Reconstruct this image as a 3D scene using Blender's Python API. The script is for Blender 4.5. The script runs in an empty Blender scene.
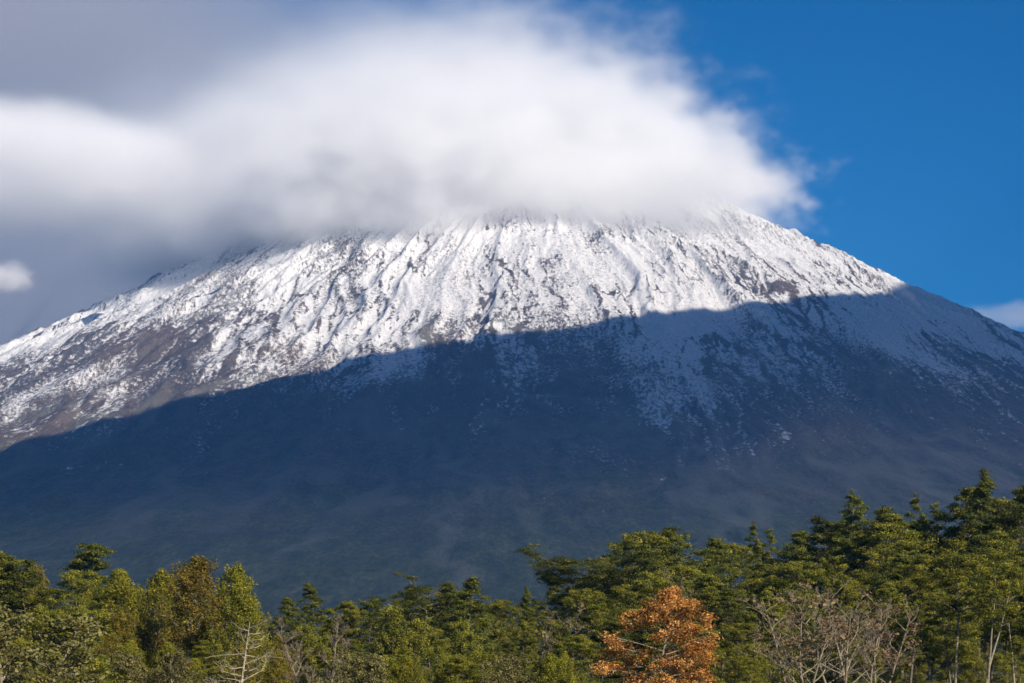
HAZE_D = 2.9e-5
import bpy, math, random
import numpy as np
from mathutils import Vector

random.seed(11)
rng = np.random.default_rng(11)
SC = bpy.context.scene
COL = SC.collection

# ------------------------------------------------------------------ camera
F_PX = 3060.0
W_PX, H_PX = 1024.0, 683.0
TILT = math.atan((640 - H_PX / 2) / F_PX)
CAM_Z = 8.0
cd = bpy.data.cameras.new("camera")
cam = bpy.data.objects.new("camera", cd)
COL.objects.link(cam)
cam.location = (0, 0, CAM_Z)
cam.rotation_euler = (math.pi / 2 + TILT, 0, 0)
cd.sensor_width = 36.0
cd.lens = F_PX / W_PX * 36.0
cd.clip_start = 0.5
cd.clip_end = 200000.0
SC.camera = cam


def at(px, py, y):
    """World point at depth y (metres along the view's ground direction) for a pixel of the photograph."""
    u = (px - W_PX / 2) / F_PX
    v = (H_PX / 2 - py) / F_PX
    fy = math.cos(TILT) - v * math.sin(TILT)
    fz = math.sin(TILT) + v * math.cos(TILT)
    return Vector((u / fy * y, y, CAM_Z + fz / fy * y))


# ------------------------------------------------------------------ helpers
def tag(o, label=None, cat=None, group=None, kind=None):
    if label:
        o["label"] = label
    if cat:
        o["category"] = cat
    if group:
        o["group"] = group
    if kind:
        o["kind"] = kind
    return o


def mesh_np(name, co, faces, mat=None, smooth=True, attrs=None, nside=4):
    """Fast mesh from numpy arrays; every face has nside corners."""
    me = bpy.data.meshes.new(name)
    nv, nf = len(co), len(faces)
    me.vertices.add(nv)
    me.vertices.foreach_set("co", np.ascontiguousarray(co, dtype=np.float32).ravel())
    me.loops.add(nf * nside)
    me.loops.foreach_set("vertex_index", np.ascontiguousarray(faces, dtype=np.int32).ravel())
    me.polygons.add(nf)
    me.polygons.foreach_set("loop_start", np.arange(nf, dtype=np.int32) * nside)
    if smooth:
        me.polygons.foreach_set("use_smooth", np.ones(nf, dtype=bool))
    if attrs:
        for an, (dom, arr) in attrs.items():
            a = me.attributes.new(an, "FLOAT", dom)
            a.data.foreach_set("value", np.ascontiguousarray(arr, dtype=np.float32).ravel())
    me.update(calc_edges=True)
    if mat:
        me.materials.append(mat)
    return me


def link(name, me, parent=None):
    o = bpy.data.objects.new(name, me)
    COL.objects.link(o)
    if parent is not None:
        o.parent = parent
    return o


def smoothstep(a, b, x):
    t = np.clip((x - a) / (b - a), 0, 1)
    return t * t * (3 - 2 * t)


def _hash(ix, iy, seed):
    h = (ix.astype(np.uint32) * np.uint32(374761393)) ^ (iy.astype(np.uint32) * np.uint32(668265263)) ^ np.uint32((seed * 2246822519) & 0xFFFFFFFF)
    h = (h ^ (h >> np.uint32(13))) * np.uint32(1274126177)
    return h ^ (h >> np.uint32(16))


_GA = np.arange(64) / 64.0 * 2 * np.pi
_GX, _GY = np.cos(_GA).astype(np.float32), np.sin(_GA).astype(np.float32)


def perlin(x, y, seed=0):
    x = np.asarray(x, dtype=np.float32)
    y = np.asarray(y, dtype=np.float32)
    x0 = np.floor(x)
    y0 = np.floor(y)
    fx, fy = x - x0, y - y0
    ix, iy = x0.astype(np.int32), y0.astype(np.int32)
    u = fx * fx * fx * (fx * (fx * 6 - 15) + 10)
    v = fy * fy * fy * (fy * (fy * 6 - 15) + 10)

    def g(dx, dy):
        h = (_hash(ix + dx, iy + dy, seed) & np.uint32(63)).astype(np.int32)
        return _GX[h] * (fx - dx) + _GY[h] * (fy - dy)
    a = g(0, 0)
    b = g(1, 0)
    c = g(0, 1)
    d = g(1, 1)
    ab = a + u * (b - a)
    return (ab + v * (c + u * (d - c) - ab)) * 1.5


def fbm(x, y, octv, seed=0, gain=0.5, lac=2.03):
    s = np.zeros(np.shape(x), dtype=np.float32)
    a = 1.0
    for i in range(octv):
        s += a * perlin(x, y, seed + i * 17)
        x = x * lac + 3.7
        y = y * lac + 1.9
        a *= gain
    return s


def ridged(x, y, octv, seed=0, gain=0.5, lac=2.07):
    s = np.zeros(np.shape(x), dtype=np.float32)
    a = 1.0
    w = 1.0
    for i in range(octv):
        n = 1.0 - np.abs(perlin(x, y, seed + i * 13)) * 1.35
        n = np.clip(n, 0, 1) ** 2
        s += a * n * w
        w = np.clip(n * 1.6, 0, 1)
        x = x * lac + 5.1
        y = y * lac + 2.3
        a *= gain
    return s


# ------------------------------------------------------------------ node helpers
def new_mat(name):
    m = bpy.data.materials.new(name)
    m.use_nodes = True
    nt = m.node_tree
    nt.nodes.clear()
    out = nt.nodes.new("ShaderNodeOutputMaterial")
    return m, nt, out


def N(nt, kind, inputs=None, **props):
    n = nt.nodes.new(kind)
    for k, v in props.items():
        setattr(n, k, v)
    for k, v in (inputs or {}).items():
        s = n.inputs[k]
        if isinstance(v, bpy.types.NodeSocket):
            nt.links.new(v, s)
        else:
            s.default_value = v
    return n


def ramp(nt, fac, stops):
    n = nt.nodes.new("ShaderNodeValToRGB")
    e = n.color_ramp.elements
    while len(e) < len(stops):
        e.new(0.5)
    for el, (p, c) in zip(e, stops):
        el.position = p
        el.color = (c[0], c[1], c[2], 1) if not isinstance(c, float) else (c, c, c, 1)
    nt.links.new(fac, n.inputs[0])
    return n.outputs[0]


def mixc(nt, f, a, b, blend="MIX"):
    n = nt.nodes.new("ShaderNodeMix")
    n.data_type = "RGBA"
    n.blend_type = blend
    for s, v in ((n.inputs[0], f), (n.inputs[6], a), (n.inputs[7], b)):
        if isinstance(v, bpy.types.NodeSocket):
            nt.links.new(v, s)
        elif s.type == "RGBA":
            s.default_value = (v[0], v[1], v[2], 1)
        else:
            s.default_value = v
    return n.outputs[2]


# ------------------------------------------------------------------ light
SUN_EL = math.radians(30)
SUN_AZ = math.radians(141)          # clockwise from the view direction (+Y): behind the camera, to the right
SUN_DIR = Vector((math.sin(SUN_AZ) * math.cos(SUN_EL), math.cos(SUN_AZ) * math.cos(SUN_EL), math.sin(SUN_EL)))
sl = bpy.data.lights.new("sun", "SUN")
sl.energy = 4.9
sl.angle = math.radians(0.5)
sl.color = (1.0, 0.895, 0.755)
so = bpy.data.objects.new("sun", sl)
COL.objects.link(so)
so.rotation_euler = (-SUN_DIR).to_track_quat("-Z", "Y").to_euler()
so.location = SUN_DIR * 3000

w = bpy.data.worlds.new("World")
SC.world = w
w.use_nodes = True
nt = w.node_tree
nt.nodes.clear()
sky = N(nt, "ShaderNodeTexSky", sky_type="NISHITA")
sky.sun_disc = False
sky.sun_elevation = SUN_EL
sky.sun_rotation = SUN_AZ
sky.altitude = 2500
sky.air_density = 0.9
sky.dust_density = 0.0
sky.ozone_density = 6.0
hs = N(nt, "ShaderNodeHueSaturation", {"Saturation": 2.8, "Color": sky.outputs[0]})
bg = N(nt, "ShaderNodeBackground", {"Color": hs.outputs[0], "Strength": 0.052})
wo = N(nt, "ShaderNodeOutputWorld")
nt.links.new(bg.outputs[0], wo.inputs[0])

SC.view_settings.view_transform = "Standard"
SC.view_settings.look = "None"
SC.view_settings.exposure = 0.6
SC.view_settings.gamma = 1.0
SC.view_settings.use_curve_mapping = False
cy = SC.cycles
cy.max_bounces = 14
cy.diffuse_bounces = 3
cy.glossy_bounces = 1
cy.transmission_bounces = 2
cy.transparent_max_bounces = 8
cy.volume_bounces = 10
cy.volume_max_steps = 256
cy.use_adaptive_sampling = True
cy.adaptive_threshold = 0.02
try:
    cy.use_denoising = True
    cy.denoiser = "OPENIMAGEDENOISE"
except Exception:
    pass
# ------------------------------------------------------------------ volcano
PEAK_X, PEAK_Y = 64.0, 15000.0
PR = np.array([0, 120, 200, 420, 860, 1150, 1480, 1850, 2380, 3000, 4000, 5000, 6000, 7000, 8000, 9000, 10000, 11500], dtype=float)
PZ = np.array([2600, 2610, 2585, 2452, 2190, 2040, 1885, 1700, 1445, 1180, 840, 590, 410, 272, 150, 70, 15, -40], dtype=float)


def base_height(r):
    # monotone smooth interpolation on a dense table
    rr = np.linspace(0, 11500, 2400)
    zz = np.interp(rr, PR, PZ)
    k = np.hanning(121)
    k /= k.sum()
    pad = np.concatenate([zz[:60][::-1] * 0 + zz[0], zz, zz[-60:] * 0 + zz[-1]])
    zs = np.convolve(pad, k, mode="valid")[: len(rr)]
    wgt = smoothstep(250, 700, rr)
    zs = zz * (1 - wgt) + zs * wgt
    return np.interp(r, rr, zs)


# angles measured from the direction towards the camera (-Y); fine in front, coarse behind
NF, NB, NR = 1500, 260, 900
th = np.concatenate([np.linspace(-1.9, 1.9, NF, endpoint=False), np.linspace(1.9, 2 * math.pi - 1.9, NB, endpoint=False)])
t = np.linspace(0, 1, NR)
rad = 2.0 + 5600 * t + 5800 * t ** 4
TH, RR = np.meshgrid(th, rad)
TH = TH.astype(np.float32)
RR = RR.astype(np.float32)
X0 = np.sin(TH) * RR
Y0 = -np.cos(TH) * RR
THW = np.where(TH > math.pi, TH - 2 * math.pi, TH)

H = base_height(RR).astype(np.float32)
# downslope-stretched coordinates: S along the contour, RR down the slope (metres)
HZ = (2600.0 - H) / 0.38
S = THW * (700.0 + 0.62 * RR)
lr = np.log(RR / 300.0 + 1.0)
warp = fbm(S / 800.0, HZ / 1500.0, 4, 5)
warp2 = fbm(S / 220.0 + 9, HZ / 480.0, 4, 45)
A = THW * 7.5 + 0.25 * warp
env = smoothstep(150, 1300, RR) * (1 - 0.72 * smoothstep(3800, 7500, RR))
gul = ridged(A * 1.0, lr * 0.45 + 0.15 * warp, 3, 21)                                   # broad ribs between the ravines
gul2 = ridged(S / 150.0 + 0.9 * warp + 0.15 * warp2, HZ / 2300.0 + 0.3 * warp, 4, 61, gain=.45)  # lava tongues
gul3 = ridged(S / 50.0 + 0.3 * warp2 + 0.7 * warp, HZ / 900.0 + 0.15 * warp2, 3, 91, gain=0.55)       # narrow flow levees
rough = ridged(S / 80.0 + 0.35 * warp2 + 0.5 * warp, HZ / 430.0 + 0.2 * warp2, 4, 131, gain=0.6)
fine = fbm(S / 20.0, HZ / 60.0, 3, 171, gain=0.8)
blocky = smoothstep(-0.45, 0.55, fbm(S / 420.0 + 5, HZ / 800.0, 3, 331))               # broken lava here, smooth snowfield there
D1 = (gul - 0.9) * 34 + (gul2 - 0.8) * 16
D2 = ((gul3 - 0.75) * 3.4 + (rough - 0.8) * 4.5) * (0.3 + 0.9 * blocky) + fine * 2.6
rel = D2 * (0.35 + 0.65 * smoothstep(300, 1200, RR)) * (1 - 0.45 * smoothstep(3600, 6200, RR))
Z = H + D1 * env + rel
# small parasitic cone low on the front-right flank
def cone(px, py, r0, h0, crater):
    global Z
    d = np.hypot(X0 - px, Y0 - py)
    Z += (h0 * np.clip(1 - d / r0, 0, 1) ** 1.3 - crater * np.exp(-(d / (r0 * 0.24)) ** 2)).astype(np.float32)
cone(560, -3750, 330, 75, 55)

# ---- where the snow lies: altitude, hollows and aspect
snow_line = 895 - 150 * np.exp(-((THW - 1.30) / 0.28) ** 2) + 150 * fbm(THW * 2.2, lr * 0.8, 3, 211) + 45 * np.exp(-((THW + 0.50) / 0.20) ** 2) + -70 * smoothstep(-0.7, -1.1, THW) + 60 * smoothstep(0.35, 1.0, THW)
crack = np.clip(ridged(S / 100.0 + 0.45 * warp2 + 1.0 * warp, HZ / 1200.0 + 0.25 * warp2, 3, 401, gain=0.45) - 0.95, 0, 1)
crack2 = np.clip(ridged(S / 36.0 + 0.4 * warp2 + 7, HZ / 340.0 + 0.25 * warp2, 3, 431, gain=0.5) - 0.95, 0, 1)
local = (rough - 0.8) * 0.40 + (gul3 - 0.75) * 0.40 + fine * 0.42 + (gul2 - 0.8) * 0.30
blocky2 = smoothstep(-0.35, 0.5, fbm(S / 210.0 + 8, HZ / 700.0, 3, 371))
patch = fbm(S / 330.0 + 11 + .4 * warp2, HZ / 2000.0 + .3 * warp2, 4, 251)
high = np.clip((Z - snow_line) / 620.0, -1.2, 0.74)
bare = crack * 2.9 + crack2 * 2.6
SN = high * 1.25 + 0.06 - (local * 0.9 + bare * (0.22 + 0.85 * blocky2)) * (0.35 + 0.75 * blocky) + patch * 0.55
SNOW = np.clip(SN, -1.0, 2.0)
STREAK = np.clip(ridged(S / 330.0 + 1.4 * warp, HZ / 2600.0, 3, 531, gain=0.6) - 0.8, 0, 1) * 1.2 + 0.30 * fbm(S / 70.0, HZ / 700.0, 4, 561, gain=0.65)
chan = X0 + 235 + 60 * fbm(RR / 700.0, RR * 0, 3, 611) - 0.03 * (RR - 7000)
STREAK += (1.1 * np.exp(-(chan / 26.0) ** 2) * smoothstep(5600, 6600, RR) * (Y0 < 0)).astype(np.float32)
ROCK = fbm(S / 420.0 + 0.3 * warp, HZ / 1500.0, 4, 291)                   # reddish scoria tongues against grey lava
FLOW = np.stack([S, HZ * 0.38, S * 0], -1)
verts = np.stack([X0, Y0, Z], axis=-1).reshape(-1, 3)
nT = NF + NB
i, j = np.meshgrid(np.arange(NR - 1), np.arange(nT), indexing="ij")
j2 = (j + 1) % nT
faces = np.stack([i * nT + j, i * nT + j2, (i + 1) * nT + j2, (i + 1) * nT + j], axis=-1).reshape(-1, 4)
# orient upwards
faces = faces[:, ::-1]

m_vol, nt, out = new_mat("volcano_slope")
a_s = N(nt, "ShaderNodeAttribute", attribute_name="snow")
a_r = N(nt, "ShaderNodeAttribute", attribute_name="scoria")
flow = N(nt, "ShaderNodeAttribute", attribute_name="flow")
geo = N(nt, "ShaderNodeNewGeometry")
sep = N(nt, "ShaderNodeSeparateXYZ", {0: geo.outputs["Position"]})
n1 = N(nt, "ShaderNodeTexNoise", {"Vector": flow.outputs["Vector"], "Scale": 1 / 10.0, "Detail": 4.0, "Roughness": 0.75})
n2 = N(nt, "ShaderNodeTexNoise", {"Vector": flow.outputs["Vector"], "Scale": 1 / 170.0, "Detail": 5.0, "Roughness": 0.6})
n3 = N(nt, "ShaderNodeTexNoise", {"Vector": flow.outputs["Vector"], "Scale": 1 / 45.0, "Detail": 4.0, "Roughness": 0.7})
# fine break-up of the snow edge
br = N(nt, "ShaderNodeMath", {0: n1.outputs["Fac"], 1: 0.5}, operation="SUBTRACT")
br2 = N(nt, "ShaderNodeMath", {0: br.outputs[0], 1: 3.1}, operation="MULTIPLY")
sfac = N(nt, "ShaderNodeMath", {0: a_s.outputs["Fac"], 1: br2.outputs[0]}, operation="ADD")
snow = N(nt, "ShaderNodeMapRange", {"Value": sfac.outputs[0], "From Min": 0.1, "From Max": 0.95}, interpolation_type="SMOOTHSTEP")
# bare ground: dark lava, red-brown scoria, lower down scrub and forest
rk = N(nt, "ShaderNodeMapRange", {"Value": a_r.outputs["Fac"], "From Min": -0.25, "From Max": 0.6})
rockc = mixc(nt, rk.outputs[0], (0.060, 0.056, 0.057), (0.125, 0.088, 0.070))
rockc = mixc(nt, ramp(nt, n3.outputs["Fac"], [(0.35, 0.0), (0.72, 1.0)]), rockc, (0.17, 0.135, 0.115))
vegf = N(nt, "ShaderNodeMath", {0: n2.outputs["Fac"], 1: 900.0}, operation="MULTIPLY")
vegh = N(nt, "ShaderNodeMath", {0: sep.outputs["Z"], 1: vegf.outputs[0]}, operation="ADD")
veg = N(nt, "ShaderNodeMapRange", {"Value": vegh.outputs[0], "From Min": 1180.0, "From Max": 700.0}, interpolation_type="SMOOTHSTEP")
vegc = ramp(nt, n3.outputs["Fac"], [(0.3, (0.045, 0.060, 0.030)), (0.5, (0.095, 0.112, 0.055)), (0.72, (0.17, 0.18, 0.10))])
ground_c = mixc(nt, veg.outputs[0], rockc, vegc)
spk = ramp(nt, n1.outputs["Fac"], [(0.36, 0.45), (0.62, 1.0)])
ground_c = mixc(nt, 1.0, ground_c, spk, "MULTIPLY")
a_k = N(nt, "ShaderNodeAttribute", attribute_name="streak")
stk = N(nt, "ShaderNodeMapRange", {"Value": a_k.outputs["Fac"], "From Min": 0.05, "From Max": 0.9, "To Max": 0.6})
ground_c = mixc(nt, stk.outputs[0], ground_c, (0.165, 0.162, 0.14))
snowc = mixc(nt, ramp(nt, n1.outputs["Fac"], [(0.38, 0.0), (0.6, 1.0)]), (0.56, 0.555, 0.56), (0.76, 0.76, 0.77))
colr = mixc(nt, snow.outputs[0], ground_c, snowc)
rgh = N(nt, "ShaderNodeMapRange", {"Value": snow.outputs[0], "To Min": 0.95, "To Max": 0.65})
bmp = N(nt, "ShaderNodeBump", {"Height": n1.outputs["Fac"], "Strength": 0.7, "Distance": 7.0})
pb = N(nt, "ShaderNodeBsdfPrincipled", {"Base Color": colr, "Roughness": rgh.outputs[0], "Specular IOR Level": 0.15, "Normal": bmp.outputs[0]})
nt.links.new(pb.outputs[0], out.inputs[0])
me = mesh_np("mountain", verts, faces, m_vol, True, {"snow": ("POINT", SNOW), "scoria": ("POINT", ROCK), "streak": ("POINT", STREAK)})
fa = me.attributes.new("flow", "FLOAT_VECTOR", "POINT")
fa.data.foreach_set("vector", FLOW.astype(np.float32).ravel())
mountain = link("mountain", me)
mountain.location = (PEAK_X, PEAK_Y, 0)
tag(mountain, "snow-capped volcano cone rising behind the forest, its lower slopes in shade", kind="structure")

# ------------------------------------------------------------------ ground sheet
gn = 180
gu = np.linspace(-1, 1, gn)
gx = np.sign(gu) * (np.abs(gu) ** 3 * 30000 + np.abs(gu) * 1200)
GX, GY = np.meshgrid(gx, gx)
def ground_z(x, y):
    x = np.asarray(x, dtype=float)
    y = np.asarray(y, dtype=float)
    near = np.exp(-(np.hypot(x, y - 300) / 900.0) ** 2)
    return (0.9 * np.sin(x / 23.0 + 1) * np.cos(y / 31.0) + 3.0 * smoothstep(-5, 45, x)) * near
GZ = ground_z(GX, GY + 300)
gv = np.stack([GX, GY + 300, GZ], -1).reshape(-1, 3)
i, j = np.meshgrid(np.arange(gn - 1), np.arange(gn - 1), indexing="ij")
gf = np.stack([i * gn + j, i * gn + j + 1, (i + 1) * gn + j + 1, (i + 1) * gn + j], -1).reshape(-1, 4)
m_g, nt, out = new_mat("forest_floor")
geo = N(nt, "ShaderNodeNewGeometry")
n1 = N(nt, "ShaderNodeTexNoise", {"Vector": geo.outputs["Position"], "Scale": 0.35, "Detail": 6.0, "Roughness": 0.6})
n2 = N(nt, "ShaderNodeTexNoise", {"Vector": geo.outputs["Position"], "Scale": 0.012, "Detail": 4.0})
c = mixc(nt, n1.outputs["Fac"], (0.035, 0.045, 0.018), (0.085, 0.080, 0.040))
c = mixc(nt, n2.outputs["Fac"], c, (0.05, 0.065, 0.028))
pb = N(nt, "ShaderNodeBsdfPrincipled", {"Base Color": c, "Roughness": 0.95, "Specular IOR Level": 0.1})
nt.links.new(pb.outputs[0], out.inputs[0])
ground = link("ground", mesh_np("ground", gv, gf, m_g, True))
tag(ground, "dark forest floor under the trees", kind="structure")
# ------------------------------------------------------------------ clouds
class E:
    """A float or vector field inside a geometry node tree."""
    def __init__(self, g, s):
        self.g, self.s = g, s

    def _m(self, op, *o, clamp=False):
        n = self.g.nodes.new("ShaderNodeMath")
        n.operation = op
        n.use_clamp = clamp
        for k, v in enumerate((self,) + o):
            if isinstance(v, E):
                self.g.links.new(v.s, n.inputs[k])
            else:
                n.inputs[k].default_value = v
        return E(self.g, n.outputs[0])

    def __add__(self, o): return self._m("ADD", o)
    def __radd__(self, o): return self._m("ADD", o)
    def __sub__(self, o): return self._m("SUBTRACT", o)
    def __mul__(self, o): return self._m("MULTIPLY", o)
    def __rmul__(self, o): return self._m("MULTIPLY", o)
    def __truediv__(self, o): return self._m("DIVIDE", o)
    def sqrt(self): return self._m("SQRT")
    def max(self, o): return self._m("MAXIMUM", o)
    def min(self, o): return self._m("MINIMUM", o)
    def smax(self, o, k): return self._m("SMOOTH_MAX", o, k)
    def rsub(self, v): return (self * -1.0) + v

    def ramp(self, a, b, lo=0.0, hi=1.0, kind="SMOOTHSTEP"):
        n = self.g.nodes.new("ShaderNodeMapRange")
        n.interpolation_type = kind
        self.g.links.new(self.s, n.inputs[0])
        for k, v in zip((1, 2, 3, 4), (a, b, lo, hi)):
            n.inputs[k].default_value = v
        return E(self.g, n.outputs[0])


def cloud_volume(name, lo, hi, res, field, mat):
    """A cloud whose density is worked out on a voxel grid; field(x, y, z, noise) in world metres."""
    g = bpy.data.node_groups.new(name + "_density", "GeometryNodeTree")
    g.interface.new_socket("Geometry", in_out="OUTPUT", socket_type="NodeSocketGeometry")
    pos = g.nodes.new("GeometryNodeInputPosition")
    org = Vector(((lo[0] + hi[0]) / 2, (lo[1] + hi[1]) / 2, lo[2]))
    av = g.nodes.new("ShaderNodeVectorMath")
    av.operation = "ADD"
    g.links.new(pos.outputs[0], av.inputs[0])
    av.inputs[1].default_value = org
    sx = g.nodes.new("ShaderNodeSeparateXYZ")
    g.links.new(av.outputs[0], sx.inputs[0])
    x, y, z = (E(g, s) for s in sx.outputs)

    def noise(scale, detail, stretch=(1, 1, 1), off=(0, 0, 0), rough=0.55, dist=0.0):
        mp = g.nodes.new("ShaderNodeVectorMath")
        mp.operation = "MULTIPLY_ADD"
        g.links.new(av.outputs[0], mp.inputs[0])
        mp.inputs[1].default_value = tuple(1.0 / (scale * s) for s in stretch)
        mp.inputs[2].default_value = off
        n = g.nodes.new("ShaderNodeTexNoise")
        g.links.new(mp.outputs[0], n.inputs["Vector"])
        n.inputs["Scale"].default_value = 1.0
        n.inputs["Detail"].default_value = detail
        n.inputs["Roughness"].default_value = rough
        n.inputs["Distortion"].default_value = dist
        return E(g, n.outputs[0]) - 0.5

    d = field(x, y, z, noise).max(0.0)
    vc = g.nodes.new("GeometryNodeVolumeCube")
    g.links.new(d.s, vc.inputs["Density"])
    vc.inputs["Min"].default_value = Vector(lo) - org
    vc.inputs["Max"].default_value = Vector(hi) - org
    for k, r in zip(("X", "Y", "Z"), res):
        vc.inputs["Resolution " + k].default_value = r
    sm = g.nodes.new("GeometryNodeSetMaterial")
    g.links.new(vc.outputs[0], sm.inputs[0])
    sm.inputs["Material"].default_value = mat
    go = g.nodes.new("NodeGroupOutput")
    g.links.new(sm.outputs[0], go.inputs[0])
    vd = bpy.data.volumes.new(name)
    vd.materials.append(mat)
    o = bpy.data.objects.new(name, vd)
    COL.objects.link(o)
    o.location = org
    md = o.modifiers.new("density", "NODES")
    md.node_group = g
    return o


def ell(x, y, z, c, r):
    """Signed ellipsoid field: 1 in the centre, 0 on the surface."""
    a = (x - c[0]) / r[0]
    b = (y - c[1]) / r[1]
    e = (z - c[2]) / r[2]
    return (a * a + b * b + e * e).sqrt().rsub(1.0)


def cloud_mat(name, density, g=-0.25, color=(1, 1, 1)):
    m, nt, out = new_mat(name)
    at_ = N(nt, "ShaderNodeAttribute", attribute_name="density")
    mu = N(nt, "ShaderNodeMath", {0: at_.outputs["Fac"], 1: density}, operation="MULTIPLY")
    sc = N(nt, "ShaderNodeVolumeScatter", {"Color": (*color, 1), "Density": mu.outputs[0], "Anisotropy": g})
    nt.links.new(sc.outputs[0], out.inputs["Volume"])
    m.cycles.volume_step_rate = 3.0
    return m


CAP_MAT = cloud_mat("cap_cloud_vapour", 0.0095, -0.35)


def cap_field(x, y, z, noise):
    n1 = noise(1500, 5, (1.3, 1, .8), (3.1, 0, .4))
    n2 = noise(420, 5, (1.0, 1, .7), (0, 1.7, 0), 0.6)
    n3 = noise(170, 4, (1.3, 1, .8), (1, 2, 7), 0.6)
    # cap draped over the summit: tall dome above, flat base below
    a = (x + 620.0) / 1920.0
    b = (y - 14850.0) / 1850.0
    zc = z - 1960.0
    up = zc.max(0.0) / 1340.0
    dn = zc.min(0.0) / 420.0
    cap = (a * a + b * b + up * up + dn * dn).sqrt().rsub(1.0)
    tip = ell(x, y, z + (x - 700.0) * 0.10, (400, 14900, 2300), (900, 900, 150))
    lip = ell(x, y, z, (300, 13650, 2030), (1050, 520, 310))
    cap = cap.smax(tip, 0.18)
    lip_d = (lip + n2 * 0.9 + n3 * 0.6).ramp(0.0, 0.8) * 0.75
    cap = cap + n1 * 0.40 + n2 * 0.64 + n3 * x.ramp(-300.0, 1100.0, 0.34, 0.95)
    # the long bank running off to the left
    zz = z + (x + 2300.0) * 0.16
    bank = ell(x, y, zz, (-2300, 14000, 2140), (2600, 900, 385)) + n1 * 0.5 + n2 * 0.6 + n3 * 0.45
    cap_d = cap.ramp(0.0, 0.40) * (x + n1 * 900.0 - (z - 2300.0) * 1.3).ramp(-1900.0, -300.0, 0.06, 1.0)
    return (cap_d.max(lip_d) * (z + n2 * 260.0).ramp(1600.0, 1960.0, 0.0, 1.0)).max(bank.ramp(0.0, 0.45) * 0.5 * (z + n2 * 300.0).ramp(1750.0, 2250.0, 0.0, 1.0)) * (z + n1 * 500.0).ramp(2000.0, 2850.0, 1.0, 0.20)


cap = cloud_volume("cloud", (-5200, 12300, 1000), (1750, 16900, 3700), (520, 150, 180), cap_field, CAP_MAT)
tag(cap, "thick white cloud cap wrapped round the summit and trailing off to the left", "cloud")

VEIL_MAT, nt, out = new_mat("shaded_veil_vapour")
pv = N(nt, "ShaderNodeVolumePrincipled", {"Color": (0.68, 0.68, 0.715, 1), "Absorption Color": (0, 0, 0, 1), "Density": 0.0013, "Anisotropy": 0.0})  # grey absorbing colour stands in for the shade on this cloud bank
nt.links.new(pv.outputs[0], out.inputs["Volume"])
VEIL_MAT.cycles.volume_step_rate = 3.0


def veil_field(x, y, z, noise):
    n1 = noise(2600, 5, (1.6, 1, .8), (7.1, 0, 2.4))
    e = ell(x, y, z, (-4100, 18800, 2400), (4900, 1700, 3200)) + n1 * 0.45
    return e.ramp(0.0, 0.5) * (n1 + 1.0)


veil = cloud_volume("cloud", (-9000, 16800, -30), (1300, 20700, 5600), (220, 60, 120), veil_field, VEIL_MAT)
tag(veil, "shaded grey veil of cloud behind the left flank of the volcano", "cloud")


def puff(px, py, y, rx, rz, label, dens):
    c = at(px, py, y)

    def f(x, yy, z, noise):
        n1 = noise(rx * 0.9, 5, (1, 1, .8), (px * .1, 0, 0)) + noise(rx * 0.33, 4, (1, 1, .8), (px * .3, 0, 0), 0.65) * 1.5
        return (ell(x, yy, z, tuple(c), (rx, rx * .8, rz)) + n1 * 1.0).ramp(0.0, 0.6)
    o = cloud_volume("cloud", (c.x - rx * 1.5, c.y - rx * 1.2, c.z - rz * 1.6), (c.x + rx * 1.5, c.y + rx * 1.2, c.z + rz * 1.6), (90, 60, 60), f, cloud_mat("puff_vapour", dens))
    tag(o, label, "cloud")


puff(2, 277, 12500, 150, 80, "small torn white cloud scrap low at the far left edge", 0.008)
puff(1012, 318, 21000, 560, 110, "low pale cloud behind the right shoulder of the volcano", 0.0012)

# ------------------------------------------------------------------ the overhead cloud deck that shades the lower slopes
EDGE = [(-3900, 9500, 300), (-2700, 10100, 470), (-1785, 10656, 650), (-1650, 10820, 719), (-1484, 11050, 789), (-1341, 11270, 859), (-1175, 11440, 924), (-1039, 11550, 965), (-880, 11620, 1000), (-735, 11690, 1040), (-629, 11810, 1082), (-518, 11920, 1135), (-324, 12020, 1175), (-127, 12100, 1208), (112, 12180, 1240), (353, 12280, 1275), (566, 12440, 1325), (779, 12590, 1374), (996, 12750, 1416), (1227, 12980, 1454), (1470, 13270, 1500), (1701, 13640, 1555), (1840, 14000, 1600), (1960, 14600, 1680), (2150, 15400, 1760), (3300, 16800, 1700), (4500, 17400, 1600)]
DECK_Z = 3900.0
ex, ey = [], []
for p in EDGE:
    k = (DECK_Z - p[2]) / SUN_DIR.z
    ex.append(p[0] + SUN_DIR.x * k)
    ey.append(p[1] + SUN_DIR.y * k)
ex, ey = np.array(ex), np.array(ey)
k0 = DECK_Z / SUN_DIR.z
near_y = 1500 + SUN_DIR.y * k0
NU, NV = 420, 60
xs = np.linspace(ex[0], ex[-1], NU)
far = np.interp(xs, ex, ey)
far += 18 * fbm(xs / 420.0, xs * 0, 4, 7)
near = near_y + 250 * fbm(xs / 900.0, xs * 0 + 5, 4, 9)
vv = np.linspace(0, 1, NV)
UU, VV = np.meshgrid(np.arange(NU), vv, indexing="ij")
PX = xs[UU.astype(int)]
PY = near[UU.astype(int)] * (1 - VV) + far[UU.astype(int)] * VV
edge_d = np.minimum(np.minimum(UU, NU - 1 - UU) / 14.0, np.minimum(VV, 1 - VV) * (NV - 1) / 3.0)
thick = np.interp(VV, [0, 0.45, 0.62, 0.84, 0.97, 1.0], [20, 13, 19, 62, 150, 150]) * np.clip(edge_d, 0, 1) ** 0.85
lump = fbm(PX / 600.0, PY / 600.0, 4, 15)
top = DECK_Z + thick * (1.0 + 0.15 * lump)
bot = DECK_Z - thick * (0.55 + 0.08 * lump)
vt = np.stack([PX, PY, top], -1).reshape(-1, 3)
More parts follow.
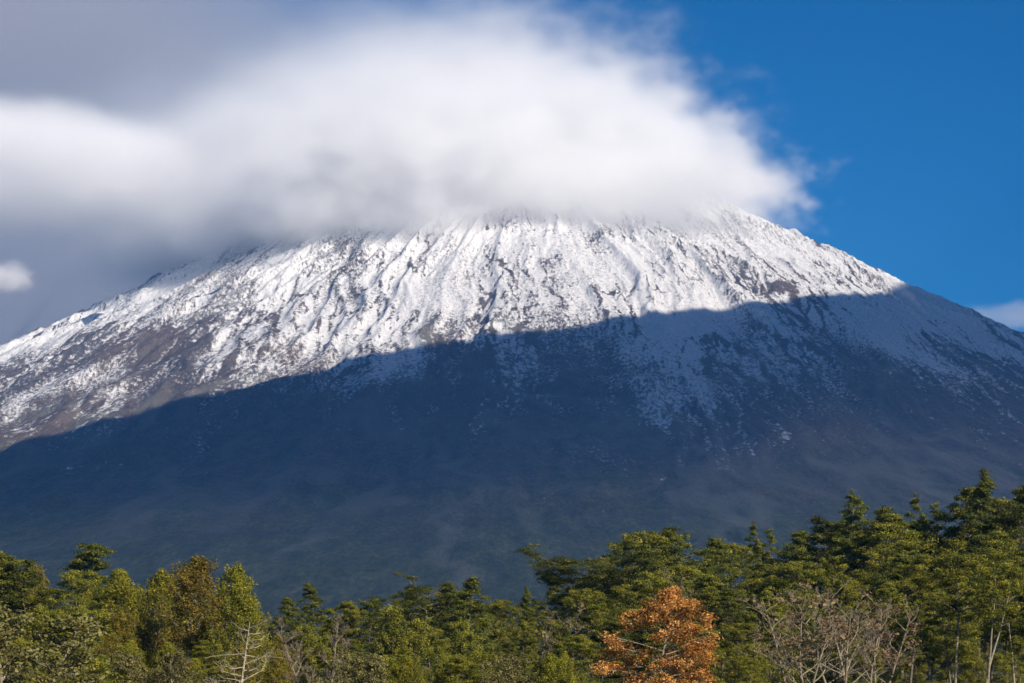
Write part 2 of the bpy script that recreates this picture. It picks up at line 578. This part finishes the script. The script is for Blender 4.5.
vb = np.stack([PX, PY, bot], -1).reshape(-1, 3)
i, j = np.meshgrid(np.arange(NU - 1), np.arange(NV - 1), indexing="ij")
q = np.stack([i * NV + j, (i + 1) * NV + j, (i + 1) * NV + j + 1, i * NV + j + 1], -1).reshape(-1, 4)
nT = NU * NV
rim = np.concatenate([np.arange(NU) * NV, (NU - 1) * NV + np.arange(1, NV), (np.arange(NU - 2, -1, -1)) * NV + NV - 1, np.arange(NV - 2, 0, -1)])
r2 = np.roll(rim, -1)
side = np.stack([rim, rim + nT, r2 + nT, r2], -1)
allf = np.concatenate([q, q[:, ::-1] + nT, side])
m_deck, nt, out = new_mat("deck_cloud_vapour")
sc = N(nt, "ShaderNodeVolumeScatter", {"Color": (1, 1, 1, 1), "Density": 0.03, "Anisotropy": 0.3})
nt.links.new(sc.outputs[0], out.inputs["Volume"])
deck = link("cloud", mesh_np("cloud_deck", np.concatenate([vt, vb]), allf, m_deck, True))
tag(deck, "overhead cloud deck shading the lower slopes, out of the picture", kind="stuff")
# ------------------------------------------------------------------ the air between
m_hz, nt, out = new_mat("air")
pv = N(nt, "ShaderNodeVolumePrincipled", {"Color": (0.15, 0.46, 1.0, 1), "Density": HAZE_D, "Anisotropy": 0.0})
nt.links.new(pv.outputs[0], out.inputs["Volume"])
hx, hy0, hy1, hz0, hz1 = 33000.0, -33000.0, 33600.0, -46.0, 2660.0
hv = np.array([(sx * hx, y, z) for z in (hz0, hz1) for y in (hy0, hy1) for sx in (-1, 1)])
hf = np.array([(0, 2, 3, 1), (4, 5, 7, 6), (0, 1, 5, 4), (2, 6, 7, 3), (0, 4, 6, 2), (1, 3, 7, 5)])
haze = link("haze", mesh_np("haze", hv, hf, m_hz, False))
tag(haze, "thin blue air between the trees and the volcano", kind="stuff")
# ------------------------------------------------------------------ trees
def leaf_mat(name, stops, trans=0.16, vary=0.5):
    """stops: leaf colours from the darkest to the brightest spray; every tree shifts a little."""
    m, nt, out = new_mat(name)
    tint = N(nt, "ShaderNodeAttribute", attribute_name="tint")
    oi = N(nt, "ShaderNodeObjectInfo")
    sh = N(nt, "ShaderNodeMapRange", {"Value": oi.outputs["Random"], "To Min": -0.22 * vary, "To Max": 0.22 * vary})
    f = N(nt, "ShaderNodeMath", {0: tint.outputs["Fac"], 1: sh.outputs[0]}, operation="ADD", use_clamp=True)
    c = ramp(nt, f.outputs[0], stops)
    hsv = N(nt, "ShaderNodeHueSaturation", {"Color": c})
    hu = N(nt, "ShaderNodeMapRange", {"Value": oi.outputs["Random"], "To Min": 0.5 - 0.022 * vary, "To Max": 0.5 + 0.018 * vary})
    nt.links.new(hu.outputs[0], hsv.inputs["Hue"])
    pb = N(nt, "ShaderNodeBsdfPrincipled", {"Base Color": hsv.outputs[0], "Roughness": 0.65, "Specular IOR Level": 0.25})
    tr = N(nt, "ShaderNodeBsdfTranslucent", {"Color": hsv.outputs[0]})
    mx = N(nt, "ShaderNodeMixShader", {0: trans, 1: pb.outputs[0], 2: tr.outputs[0]})
    nt.links.new(mx.outputs[0], out.inputs[0])
    return m


def bark_mat(name, a, b):
    m, nt, out = new_mat(name)
    geo = N(nt, "ShaderNodeTexCoord")
    n = N(nt, "ShaderNodeTexNoise", {"Vector": geo.outputs["Object"], "Scale": 2.2, "Detail": 5.0, "Roughness": 0.65})
    c = mixc(nt, ramp(nt, n.outputs["Fac"], [(0.35, 0.0), (0.68, 1.0)]), a, b)
    bp = N(nt, "ShaderNodeBump", {"Height": n.outputs["Fac"], "Strength": 0.6, "Distance": 0.05})
    pb = N(nt, "ShaderNodeBsdfPrincipled", {"Base Color": c, "Roughness": 0.9, "Specular IOR Level": 0.15, "Normal": bp.outputs[0]})
    nt.links.new(pb.outputs[0], out.inputs[0])
    return m


M_BEECH = leaf_mat("beech_leaves", [(0.0, (0.042, 0.054, 0.005)), (0.45, (0.135, 0.146, 0.012)), (1.0, (0.310, 0.270, 0.028))])
M_DARK = leaf_mat("dark_evergreen_leaves", [(0.0, (0.026, 0.038, 0.005)), (0.5, (0.082, 0.099, 0.011)), (1.0, (0.215, 0.202, 0.024))])
M_BRIGHT = leaf_mat("yellow_green_leaves", [(0.0, (0.056, 0.060, 0.004)), (0.5, (0.155, 0.154, 0.009)), (1.0, (0.300, 0.255, 0.018))])
M_BROWNISH = leaf_mat("turning_leaves", [(0.0, (0.066, 0.056, 0.005)), (0.5, (0.160, 0.128, 0.011)), (1.0, (0.265, 0.195, 0.022))])
M_PALE = leaf_mat("pale_lichen_leaves", [(0.0, (0.055, 0.054, 0.014)), (0.5, (0.130, 0.120, 0.032)), (1.0, (0.235, 0.205, 0.072))])
M_ORANGE = leaf_mat("orange_leaves", [(0.0, (0.075, 0.066, 0.014)), (0.28, (0.300, 0.120, 0.022)), (0.55, (0.560, 0.245, 0.055)), (1.0, (0.740, 0.440, 0.150))], 0.3, 0.2)
M_PINK = leaf_mat("withered_leaves", [(0.0, (0.100, 0.066, 0.036)), (0.5, (0.200, 0.130, 0.070)), (1.0, (0.260, 0.200, 0.090))])
M_BARK = bark_mat("grey_bark", (0.09, 0.075, 0.055), (0.22, 0.19, 0.15))
M_PBARK = bark_mat("pale_bark", (0.165, 0.135, 0.095), (0.33, 0.275, 0.19))
M_SNAG = bark_mat("bleached_wood", (0.24, 0.20, 0.14), (0.44, 0.38, 0.27))
M_TWIG = bark_mat("grey_brown_twigs", (0.16, 0.125, 0.09), (0.28, 0.225, 0.165))


class Tubes:
    def __init__(self):
        self.v, self.f, self.n = [], [], 0

    def add(self, pts, rad, sides=6):
        pts = np.asarray(pts, dtype=float)
        n = len(pts)
        tg = np.gradient(pts, axis=0)
        tg /= np.linalg.norm(tg, axis=1, keepdims=True) + 1e-9
        ref = np.array([0.31, 0.17, 0.93]) if abs(tg[0][2]) < 0.8 else np.array([0.95, 0.2, 0.1])
        a = np.cross(tg, ref)
        a /= np.linalg.norm(a, axis=1, keepdims=True) + 1e-9
        b = np.cross(tg, a)
        an = np.arange(sides) / sides * 2 * np.pi
        ring = pts[:, None, :] + (np.cos(an)[None, :, None] * a[:, None, :] + np.sin(an)[None, :, None] * b[:, None, :]) * np.asarray(rad)[:, None, None]
        self.v.append(ring.reshape(-1, 3))
        i, j = np.meshgrid(np.arange(n - 1), np.arange(sides), indexing="ij")
        j2 = (j + 1) % sides
        q = np.stack([i * sides + j, i * sides + j2, (i + 1) * sides + j2, (i + 1) * sides + j], -1).reshape(-1, 4) + self.n
        self.f.append(q)
        self.n += n * sides

    def mesh(self, name, mat):
        return mesh_np(name, np.concatenate(self.v), np.concatenate(self.f), mat, True)


def leaves_mesh(name, r, pads, per_m2, size, flat, mat, droop=0.0):
    """pads: rows of x, y, z, radius, thickness. Leaf sprays are small bent quads spread through every pad."""
    P = np.array(pads)
    cnt = np.maximum(6, (per_m2 * P[:, 3] ** 2 * 3.14).astype(int))
    idx = np.repeat(np.arange(len(P)), cnt)
    n = len(idx)
    rr = np.sqrt(r.random(n)) * (0.75 + 0.5 * r.random(n))
    an = r.random(n) * 2 * np.pi
    # ragged outline: every pad has its own lobes
    ph = r.random(len(P)) * 6.28
    lob = 1 + 0.28 * np.sin(3 * an + ph[idx]) + 0.16 * np.sin(5 * an + 2.1 * ph[idx])
    rr = rr * lob
    x = np.cos(an) * rr * P[idx, 3]
    y = np.sin(an) * rr * P[idx, 3]
    z = (r.random(n) * 2 - 1) * P[idx, 4] * np.sqrt(np.clip(1.15 - rr ** 2, 0.05, 1)) - droop * rr ** 2 * P[idx, 3]
    tl = r.normal(0, 0.20, (len(P), 2))                      # every pad tilts its own way
    z = z + tl[idx, 0] * x + tl[idx, 1] * y + r.normal(0, 0.10, n) * P[idx, 3]
    c = P[idx, :3] + np.stack([x, y, z], -1)
    nrm = np.stack([np.cos(an) * rr * 0.9, np.sin(an) * rr * 0.9, np.full(n, flat) * (0.35 + 0.65 * np.sign(z))], -1) + r.normal(0, 0.42, (n, 3))
    nrm /= np.linalg.norm(nrm, axis=1, keepdims=True)
    d = r.normal(0, 1, (n, 3)) + np.stack([np.cos(an), np.sin(an), an * 0 - 0.1], -1) * 0.8
    u = d - nrm * (d * nrm).sum(1, keepdims=True)
    u /= np.linalg.norm(u, axis=1, keepdims=True) + 1e-9
    w = np.cross(nrm, u)
    s = size * (0.6 + 0.8 * r.random(n))[:, None]
    lw = 0.36 + 0.2 * r.random(n)[:, None]
    v = np.stack([c - u * s * 0.55, c + w * s * lw + nrm * s * 0.08, c + u * s * 0.6 - nrm * s * 0.12, c - w * s * lw + nrm * s * 0.08], 1).reshape(-1, 3)
    f = np.arange(n * 4).reshape(-1, 4)
    pt = np.clip(r.normal(0.5, 0.20, len(P)), 0, 1)
    tint = np.clip(pt[idx] + r.normal(0, 0.14, n), 0, 1)
    return mesh_np(name, v, f, mat, False, {"tint": ("FACE", tint)})


def curve_pts(p0, d0, length, n, r, wob, bend=(0, 0, 0)):
    pts = [np.array(p0, dtype=float)]
    d = np.array(d0, dtype=float)
    d /= np.linalg.norm(d)
    st = length / (n - 1)
    for _ in range(n - 1):
        d = d + r.normal(0, wob, 3) + np.array(bend) / (n - 1)
        d /= np.linalg.norm(d)
        pts.append(pts[-1] + d * st)
    return np.array(pts)


def leafy_tree(seed, h, R, prof, t0, limbs, rise, pad, thick, mat, bark, per_m2=80, leaf=0.145, flat=1.2, lean=0.0, tr=0.22, leaders=1, sub=(4, 7), droop=0.1, wob=0.05, level=0.0, tip=1.0, taper=0.2):
    """Trunk with limbs (one mesh) and a crown of leaf sprays. prof(t) gives the crown radius from t0 (bottom) to 1 (top)."""
    r = np.random.default_rng(seed)
    tb = Tubes()
    pads = []
    for L in range(leaders):
        hh = h * (1 if L == 0 else 0.88 + 0.1 * r.random())
        az = r.random() * 6.28
        off = 0 if L == 0 else R * 0.38
        trunk = curve_pts((0, 0, -0.3), (lean * 0.5 + 0.03 * r.normal(), 0.03 * r.normal(), 1), hh + 0.3, 14, r, 0.035, (lean, 0, 0))
        trunk *= np.array([1, 1, (hh) / max(trunk[-1][2], 0.1)])
        if off:
            k = smoothstep(0.15, 0.6, np.linspace(0, 1, 14))[:, None]
            trunk = trunk + k * np.array([math.cos(az) * off, math.sin(az) * off, 0])
        rad = tr * (1 - np.linspace(0, 1, 14) ** 0.9 * 0.93)
        tb.add(trunk, rad, 7)
        nl = limbs // leaders
        for i in range(nl):
            t = t0 + (1 - t0) * ((i + r.random() * 0.9) / nl) ** 0.92
            t = min(t, 0.985)
            k = t * 13
            a, fr = int(k), k - int(k)
            p = trunk[a] * (1 - fr) + trunk[min(a + 1, 13)] * fr
            az = i * 2.4 + r.normal(0, 0.5)
            ln = R * prof((t - t0) / (1 - t0)) * (0.62 + 0.55 * r.random()) * (1.0 if leaders == 1 else 0.75)
            if ln < 0.25:
                pads.append((*p, pad * 0.45, thick * 0.6))
                continue
            up = rise * (0.5 + t) + r.normal(0, 0.12)
            pts = curve_pts(p, (math.cos(az), math.sin(az), up), ln, 7, r, wob * 1.6, (0, 0, level - 0.35 * up))
            br = max(0.03, tr * 0.42 * (1 - 0.65 * t) * min(1, ln / R + 0.3))
            tb.add(pts, np.linspace(br, 0.025, 7), 5)
            sc = (0.72 + 0.5 * r.random()) * (1 - taper * t)
            e = pts[-1]
            pads.append((e[0], e[1], e[2] + 0.08, pad * sc * 0.8, thick * sc))
            for s in range(r.integers(*sub)):
                q = r.uniform(0.3, 0.95)
                kk = q * 6
                b0 = pts[int(kk)] * (1 - kk % 1) + pts[min(int(kk) + 1, 6)] * (kk % 1)
                dd = pts[-1] - pts[0]
                sa = math.atan2(dd[1], dd[0]) + (1 if s % 2 else -1) * r.uniform(0.5, 1.2)
                sl_ = ln * r.uniform(0.22, 0.5)
                sp = curve_pts(b0, (math.cos(sa), math.sin(sa), up * 0.7 + r.normal(0, 0.1)), sl_, 4, r, wob * 1.6)
                tb.add(sp, np.linspace(br * 0.5, 0.02, 4), 4)
                e = sp[-1]
                sc = (0.6 + 0.55 * r.random()) * (1 - taper * t)
                pads.append((e[0], e[1], e[2] + 0.05, pad * sc, thick * sc))
        for q in range(8):
            e = trunk[-1] + r.normal(0, 0.30 * tip, 3) * np.array([1, 1, 0.5])
            pads.append((e[0], e[1], e[2] - 0.10 - 0.30 * q, pad * (0.24 + 0.09 * q) * tip, thick * 0.9))
    return tb.mesh("trunk", bark), leaves_mesh("crown", r, pads, per_m2, leaf, flat, mat, droop), h


def bare_tree(seed, h, spread, bark, twig, stems=1, t0=0.25, depth=4, up=0.6, dens=(3, 5), leaf=None, snag=False):
    """A leafless tree: trunk(s) with limbs, and a mesh of fine twigs; optionally a few withered sprays."""
    r = np.random.default_rng(seed)
    tb, tw = Tubes(), Tubes()
    pads = []

    def grow(p, d, ln, rad, lev):
        n = 6 if lev < 2 else 4
        pts = curve_pts(p, d, ln, n, r, 0.10 + 0.03 * lev, (0, 0, 0.25 if not snag else 0.02))
        tgt = tb if lev < 2 or (snag and lev < 3) else tw
        tgt.add(pts, np.linspace(rad, max(0.012, rad * 0.4), n), 6 if lev < 2 else (4 if lev < 3 else 3))
        if lev >= depth:
            if leaf and r.random() < 0.05:
                pads.append((*pts[-1], 0.55 + 0.3 * r.random(), 0.14))
            return
        for _ in range(r.integers(*dens)):
            q = r.uniform(0.3, 1.0)
            k = q * (n - 1)
            b0 = pts[int(k)] * (1 - k % 1) + pts[min(int(k) + 1, n - 1)] * (k % 1)
            dd = pts[-1] - pts[0]
            dd = dd / np.linalg.norm(dd)
            nd = dd + r.normal(0, 0.55, 3) * np.array([1, 1, 0.6])
            nd[2] += up * 0.25
            grow(b0, nd, ln * r.uniform(0.42, 0.72), max(0.012, rad * 0.5), lev + 1)
    for s in range(stems):
        a = s * 6.28 / max(stems, 1) + r.random()
        sp = 0.0 if stems == 1 else 0.16
        hh = h * (1 if s == 0 else r.uniform(0.8, 0.97))
        trunk = curve_pts((0.5 * math.cos(a) * (stems > 1), 0.5 * math.sin(a) * (stems > 1), -0.3), (sp * math.cos(a), sp * math.sin(a), 1), hh * 0.97, 12, r, 0.045)
        r0 = 0.14 if not snag else 0.20
        tb.add(trunk, r0 * (1 - np.linspace(0, 1, 12) * 0.88), 7)
        nl = 11 if not snag else 32
        for i in range(nl):
            t = t0 + (0.97 - t0) * (i + r.random()) / nl
            k = t * 11
            b0 = trunk[int(k)] * (1 - k % 1) + trunk[min(int(k) + 1, 11)] * (k % 1)
            az = i * 2.4 + r.normal(0, 0.4)
            ln = spread * (1.15 - 0.8 * t) * r.uniform(0.6, 1.15)
            grow(b0, np.array([math.cos(az), math.sin(az), up * (0.6 + t) if not snag else r.uniform(0.0, 0.55)]), ln, 0.062 * (1.2 - t) + 0.02, 1)
    out = [tb.mesh("trunk", bark)]
    tmesh = tw.mesh("bare_crown", twig) if tw.v else None
    lm = leaves_mesh("crown", r, pads, 9, 0.26, 1.2, leaf) if leaf and pads else None
    return out[0], tmesh, lm, h


dome = lambda t: math.sqrt(max(0.0, 1 - (1.55 * t - 0.5) ** 2 / 1.2)) if t < 0.97 else 0.15
egg = lambda t: (0.55 + 0.9 * t) if t < 0.35 else max(0.08, 1.0 - ((t - 0.35) / 0.65) ** 1.8)
cone_p = lambda t: max(0.04, (1 - t) ** 0.85 * (0.75 + 0.5 * min(1, t * 4)))
spire = lambda t: max(0.04, (1 - t) ** 1.05)
flat_p = lambda t: 0.35 + 0.75 * min(1, t * 1.3) if t < 0.92 else 0.6
columnar = lambda t: (0.7 + 0.6 * t) if t < 0.45 else max(0.12, 1 - ((t - 0.45) / 0.55) ** 2.2)

PROTO = {
    # layered southern beeches
    "beech_a": leafy_tree(1, 18, 4.6, egg, 0.30, 39, 0.30, 1.02, 0.30, M_BEECH, M_BARK),
    "beech_b": leafy_tree(2, 18, 4.2, dome, 0.34, 34, 0.26, 1.11, 0.33, M_BEECH, M_BARK, lean=0.10),
    "beech_c": leafy_tree(3, 19, 4.8, egg, 0.42, 39, 0.34, 0.98, 0.28, M_BEECH, M_PBARK, leaders=2),
    "dark_a": leafy_tree(4, 20, 4.2, egg, 0.26, 43, 0.28, 0.94, 0.28, M_DARK, M_BARK),
    "dark_b": leafy_tree(5, 19, 4.4, dome, 0.36, 36, 0.22, 1.07, 0.28, M_DARK, M_BARK, lean=-0.12),
    "multi": leafy_tree(6, 24, 4.6, cone_p, 0.26, 72, 0.42, 1.05, 0.30, M_DARK, M_BARK, leaders=3, per_m2=84, tip=0.6, taper=0.45),
    "spire": leafy_tree(7, 24, 4.3, spire, 0.22, 66, 0.10, 1.2, 0.22, M_DARK, M_BARK, per_m2=84, flat=1.3, tip=0.6, taper=0.45),
    "cone": leafy_tree(8, 18, 3.4, cone_p, 0.36, 38, 0.16, 1.0, 0.22, M_DARK, M_BARK, per_m2=82, tip=0.6, taper=0.45),
    "flat_a": leafy_tree(9, 17, 5.4, flat_p, 0.60, 24, 0.30, 1.35, 0.20, M_DARK, M_BARK, lean=-0.16, flat=1.6),
    "flat_b": leafy_tree(10, 17, 5.0, flat_p, 0.50, 22, 0.36, 1.3, 0.20, M_DARK, M_PBARK, lean=0.14, flat=1.6, wob=0.12),
    "high_a": leafy_tree(12, 19, 3.8, dome, 0.55, 27, 0.45, 0.94, 0.30, M_BEECH, M_PBARK, wob=0.09),
    "high_b": leafy_tree(13, 19, 3.6, dome, 0.52, 27, 0.5, 0.90, 0.30, M_BEECH, M_PBARK, leaders=2, wob=0.09),
    # soft bushy broadleaves
    "bushy_a": leafy_tree(14, 15, 3.4, columnar, 0.10, 54, 1.25, 0.62, 0.95, M_BRIGHT, M_BARK, per_m2=80, leaf=0.145, flat=0.5),
    "bushy_b": leafy_tree(15, 15, 3.9, egg, 0.08, 56, 1.15, 0.64, 0.95, M_BRIGHT, M_BARK, per_m2=80, leaf=0.145, flat=0.5),
    "bushy_c": leafy_tree(16, 14, 3.8, dome, 0.08, 54, 0.9, 0.68, 0.8, M_BEECH, M_BARK, per_m2=80, leaf=0.145, flat=0.6, leaders=2),
    "turning": leafy_tree(17, 15, 3.5, columnar, 0.10, 54, 1.25, 0.62, 0.95, M_BROWNISH, M_BARK, per_m2=80, leaf=0.145, flat=0.5),
    "pale": leafy_tree(18, 9, 3.2, dome, 0.06, 48, 0.8, 0.5, 0.45, M_PALE, M_PBARK, per_m2=80, leaf=0.145, flat=0.6, leaders=2),
    "lone": leafy_tree(19, 18, 2.1, lambda t: math.sqrt(max(0.05, 1 - (1.9 * t - 0.9) ** 2)), 0.72, 26, 0.25, 0.75, 0.22, M_DARK, M_BARK),
    "orange": leafy_tree(20, 13, 4.6, lambda t: (0.75 + 0.5 * t) if t < 0.5 else max(0.1, 1.0 - ((t - 0.5) / 0.5) ** 1.4), 0.10, 58, 0.45, 0.75, 0.55, M_ORANGE, M_PBARK, per_m2=95, leaf=0.14, flat=0.8, sub=(3, 6)),
}
BARE = {
    "snag": bare_tree(31, 12, 3.2, M_SNAG, M_SNAG, 1, 0.30, 3, 0.4, (2, 4), None, True),
    "twin": bare_tree(32, 12, 2.4, M_PBARK, M_TWIG, 2, 0.42, 4, 0.9, (4, 6)),
    "withered_a": bare_tree(33, 13, 3.6, M_PBARK, M_PBARK, 3, 0.30, 5, 0.8, (2, 4), M_PINK),
    "withered_b": bare_tree(34, 13, 4.2, M_PBARK, M_PBARK, 3, 0.28, 5, 0.7, (2, 4), M_PINK),
    "grey_twigs": bare_tree(35, 12, 2.8, M_TWIG, M_TWIG, 2, 0.35, 4, 0.9, (3, 5), M_PALE),
}
NAMES = {"snag": "dead_tree", "twin": "bare_tree", "withered_a": "bare_tree", "withered_b": "bare_tree", "grey_twigs": "bare_tree", "pale": "shrub"}


def plant(kind, px, py, d, label, group=None, wide=1.0, rot=None, cat=None):
    """Stand a tree of this kind at depth d so that its top reaches the height seen in the photograph."""
    top = at(px, py, d)
    gz = float(ground_z(top.x, d))
    src = PROTO.get(kind) or BARE[kind]
    s = (top.z - gz) / src[-1]
    root = bpy.data.objects.new(NAMES.get(kind, "tree"), None)
    root.empty_display_size = 0.5
    COL.objects.link(root)
    root.location = (top.x, d, gz)
    root.rotation_euler = (0, 0, rng.uniform(0, 6.28) if rot is None else rot)
    root.scale = (s * wide, s * wide, s)
    tag(root, label, cat or ("shrub" if kind == "pale" else "tree"), group)
    for nm, me in zip(("trunk", "crown", "foliage"), src[:-1]):
        if me is not None:
            link(nm, me, root)
    return root
# ------------------------------------------------------------------ the forest edge, tree by tree
# the trees one can pick out
plant("lone", 74, 545, 350, "small round-topped dark tree poking up alone above the left skyline", wide=1.0)
plant("turning", 183, 563, 290, "yellow-brown feathery tree, the tallest of the left bushy clump", wide=1.15)
plant("snag", 239, 611, 205, "bleached leafless dead tree with stubby side branches at lower left", rot=0.6)
plant("twin", 314, 609, 210, "leafless grey tree with two thin pale stems, right of the bleached dead one", rot=0.2)
plant("cone", 316, 582, 370, "small dark pointed tree standing above the left dip in the skyline")
plant("flat_b", 432, 594, 330, "gnarled flat-topped dark tree with twisted pale limbs near the centre", wide=1.05, rot=2.6)
plant("cone", 471, 576, 325, "dark layered tree with a bare lower trunk beside the gnarled flat-topped one", wide=1.15)
plant("spire", 526, 586, 360, "narrow spire-topped dark tree right of the centre dip", wide=0.9)
plant("grey_twigs", 553, 606, 300, "thin grey twiggy tree in front of the dark flat-topped trees")
plant("flat_a", 588, 565, 385, "windswept flat-topped dark tree leaning out over the centre dip", wide=1.15, rot=0.3)
plant("flat_a", 622, 566, 380, "broad dark flat-topped tree directly above the orange one", wide=1.1, rot=2.0)
plant("orange", 660, 592, 205, "bright rust-orange autumn tree at the bottom right of centre", wide=1.22)
plant("multi", 760, 519, 400, "loose dark tree with thin open top between the centre and the tall right group", wide=0.85, rot=1.0)
plant("multi", 846, 487, 395, "tall dark tree with several ragged leaders, left of the tallest pointed one", wide=1.05, rot=0.0)
plant("spire", 982, 469, 395, "tallest pointed dark evergreen on the right skyline", wide=1.05)
plant("withered_a", 842, 582, 215, "leafless tree with forked pale stems and a few withered pinkish leaves", rot=0.5, wide=1.3)
plant("withered_b", 800, 590, 212, "low spreading leafless tree with pinkish tips, left of the forked pale stems", rot=2.2, wide=1.35)
plant("withered_a", 874, 594, 222, "leafless slanting pale-stemmed tree against the dark gap, right of the forked one", rot=3.4, wide=1.15)
plant("high_a", 952, 560, 260, "green tree on a long bare pale trunk at lower right", wide=1.1)
plant("high_b", 984, 556, 255, "green tree with two thin bare pale trunks near the right edge", wide=1.0)
plant("high_a", 1014, 566, 262, "bare-trunked green tree touching the right edge of the picture", wide=1.0, rot=2.0)
plant("pale", 14, 618, 185, "pale grey-green shrub in the bottom left corner", wide=1.4)
plant("grey_twigs", 688, 572, 330, "twiggy grey tree rising behind the orange one", wide=0.8)

# the rest of the skyline, left to right: kind, x, top, depth, width
SKY = [("dark_b", -28, 556, 350, 1.1), ("beech_a", 4, 553, 345, 1.0), ("dark_b", 44, 566, 345, 1.1), ("beech_b", 70, 573, 335, 0.9), ("beech_a", 108, 570, 320, 1.0),
       ("bushy_b", 128, 577, 300, 1.0), ("bushy_a", 158, 575, 300, 1.0), ("bushy_a", 210, 571, 300, 1.0), ("bushy_b", 236, 588, 285, 0.95), ("bushy_a", 262, 606, 290, 0.9),
       ("dark_a", 296, 598, 360, 0.9), ("beech_b", 342, 604, 350, 0.9), ("dark_b", 366, 601, 360, 1.0), ("bushy_c", 390, 611, 310, 1.0), ("dark_b", 412, 600, 350, 0.9),
       ("dark_a", 452, 584, 345, 0.9), ("beech_b", 500, 602, 345, 0.9), ("dark_b", 542, 603, 365, 0.9), ("dark_a", 560, 584, 395, 0.9), ("dark_b", 608, 560, 400, 1.0),
       ("beech_b", 655, 535, 385, 1.0), ("dark_b", 690, 533, 385, 1.1), ("dark_a", 722, 538, 390, 1.0), ("dark_a", 788, 531, 400, 1.0), ("dark_b", 812, 522, 400, 0.9),
       ("dark_a", 874, 507, 395, 0.9), ("beech_a", 900, 514, 390, 1.0), ("multi", 927, 491, 400, 0.85), ("dark_a", 954, 488, 400, 0.95), ("dark_a", 1012, 486, 390, 1.05),
       ("spire", 1050, 484, 395, 1.0), ("dark_a", 1090, 480, 400, 1.1), ("dark_b", -66, 560, 350, 1.1)]
WORD = {"dark_a": "dark green layered", "dark_b": "dark green spreading", "beech_a": "olive green layered", "beech_b": "olive green spreading", "beech_c": "olive green forked", "bushy_a": "yellow-green feathery", "bushy_b": "yellow-green bushy",
        "bushy_c": "mid-green bushy", "multi": "dark ragged-topped", "spire": "dark pointed", "cone": "dark pointed", "high_a": "slender", "high_b": "slender forked", "pale": "pale olive", "turning": "brownish green", "grey_twigs": "grey twiggy", "flat_a": "dark flat-topped", "flat_b": "dark flat-topped"}
sx_ = np.array([-80, 0, 20, 45, 70, 110, 140, 165, 200, 225, 245, 265, 280, 315, 350, 385, 400, 440, 470, 505, 530, 550, 575, 620, 650, 690, 745, 800, 850, 880, 915, 965, 1024, 1100], float)
sy_ = np.array([560, 555, 562, 570, 573, 572, 583, 572, 572, 586, 600, 612, 612, 596, 605, 613, 602, 588, 586, 606, 596, 606, 575, 558, 540, 535, 535, 530, 500, 512, 508, 492, 488, 486], float)


def zone(x):
    return "left third" if x < 285 else "centre" if x < 610 else "right of centre" if x < 790 else "right end"


for k, x, y, d, wd in SKY:
    plant(k, x, y, d, "%s tree on the skyline of the forest, %s" % (WORD[k], zone(x)), "%s skyline trees, %s" % (WORD[k], zone(x)), wd)

# rows filling the band below the skyline, farther rows first
ROWS = [(455, 12, 30, 0), (350, 26, 34, 1), (305, 44, 36, 2), (265, 62, 38, 3), (232, 80, 42, 4), (200, 98, 46, 5)]
KEEP = [(660, 62, 255), (239, 26, 262), (312, 34, 250), (838, 78, 262), (14, 40, 230), (955, 60, 268)]   # x, half width, depth: leave the view to these open
for d0, dy, step, row in ROWS:
    x = -130 + rng.uniform(0, step)
    while x < 1150:
        d = d0 * (1 + rng.uniform(-0.045, 0.045))
        sky = float(np.interp(x, sx_, sy_))
        tall = np.clip((600 - sky) / 100.0, 0, 1)                      # the band is deeper on the right
        y = sky + dy * (0.85 + 0.75 * tall) + rng.uniform(-7, 9)
        y = min(y, 668 - rng.uniform(0, 14))
        if any(abs(x - a) < b and d < c for a, b, c in KEEP):
            y = max(y, 676)
            if y > 674:
                x += step
                continue
        if x < 285:
            ks = ["bushy_a", "bushy_b", "bushy_b", "bushy_c", "turning", "beech_a"] if row < 5 else ["bushy_b", "pale", "bushy_c"]
        elif x < 610:
            ks = ["beech_a", "beech_b", "dark_b", "bushy_c", "beech_c"] if row < 4 else ["bushy_c", "beech_b", "bushy_b", "pale"]
        elif x < 790:
            ks = ["beech_a", "beech_b", "beech_c", "dark_a"] if row < 4 else ["bushy_c", "pale", "beech_b"]
        else:
            ks = ["beech_a", "beech_b", "beech_c", "dark_a", "high_b"] if row < 4 else ["bushy_c", "beech_b", "high_a"]
        k = ks[int(rng.integers(0, len(ks)))]
        where = ["behind the skyline", "just below the skyline", "in the upper middle", "in the middle", "near the front", "at the front"][row]
        nm = "shrub" if k == "pale" else "tree"
        plant(k, x, y, d, "%s %s %s of the forest, %s" % (WORD[k], nm, where if row else "at the very back", zone(x)), "%s %ss %s, %s" % (WORD[k], nm, where, zone(x)), rng.uniform(0.9, 1.2))
        x += step * rng.uniform(0.75, 1.25)

# dark undergrowth that closes the gaps between the trunks
x = -40.0
while x < 1080:
    sky = float(np.interp(x, sx_, sy_))
    plant("bushy_c", x, max(sky + 45, 612 + rng.uniform(-6, 14)), 420 + rng.uniform(-25, 20), "round green bushy tree in the dark gaps deep inside the forest, %s" % zone(x), "bushy trees deep inside the forest, %s" % zone(x), 1.5)
    x += 26 * rng.uniform(0.8, 1.2)
x = 735.0
while x < 1085:
    plant("bushy_c", x, 640 + rng.uniform(-8, 12), 300 + rng.uniform(-12, 12), "low green bushy tree among the bare trunks, right end", "low bushy trees among the bare trunks, right end", 1.4)
    x += 30 * rng.uniform(0.8, 1.2)
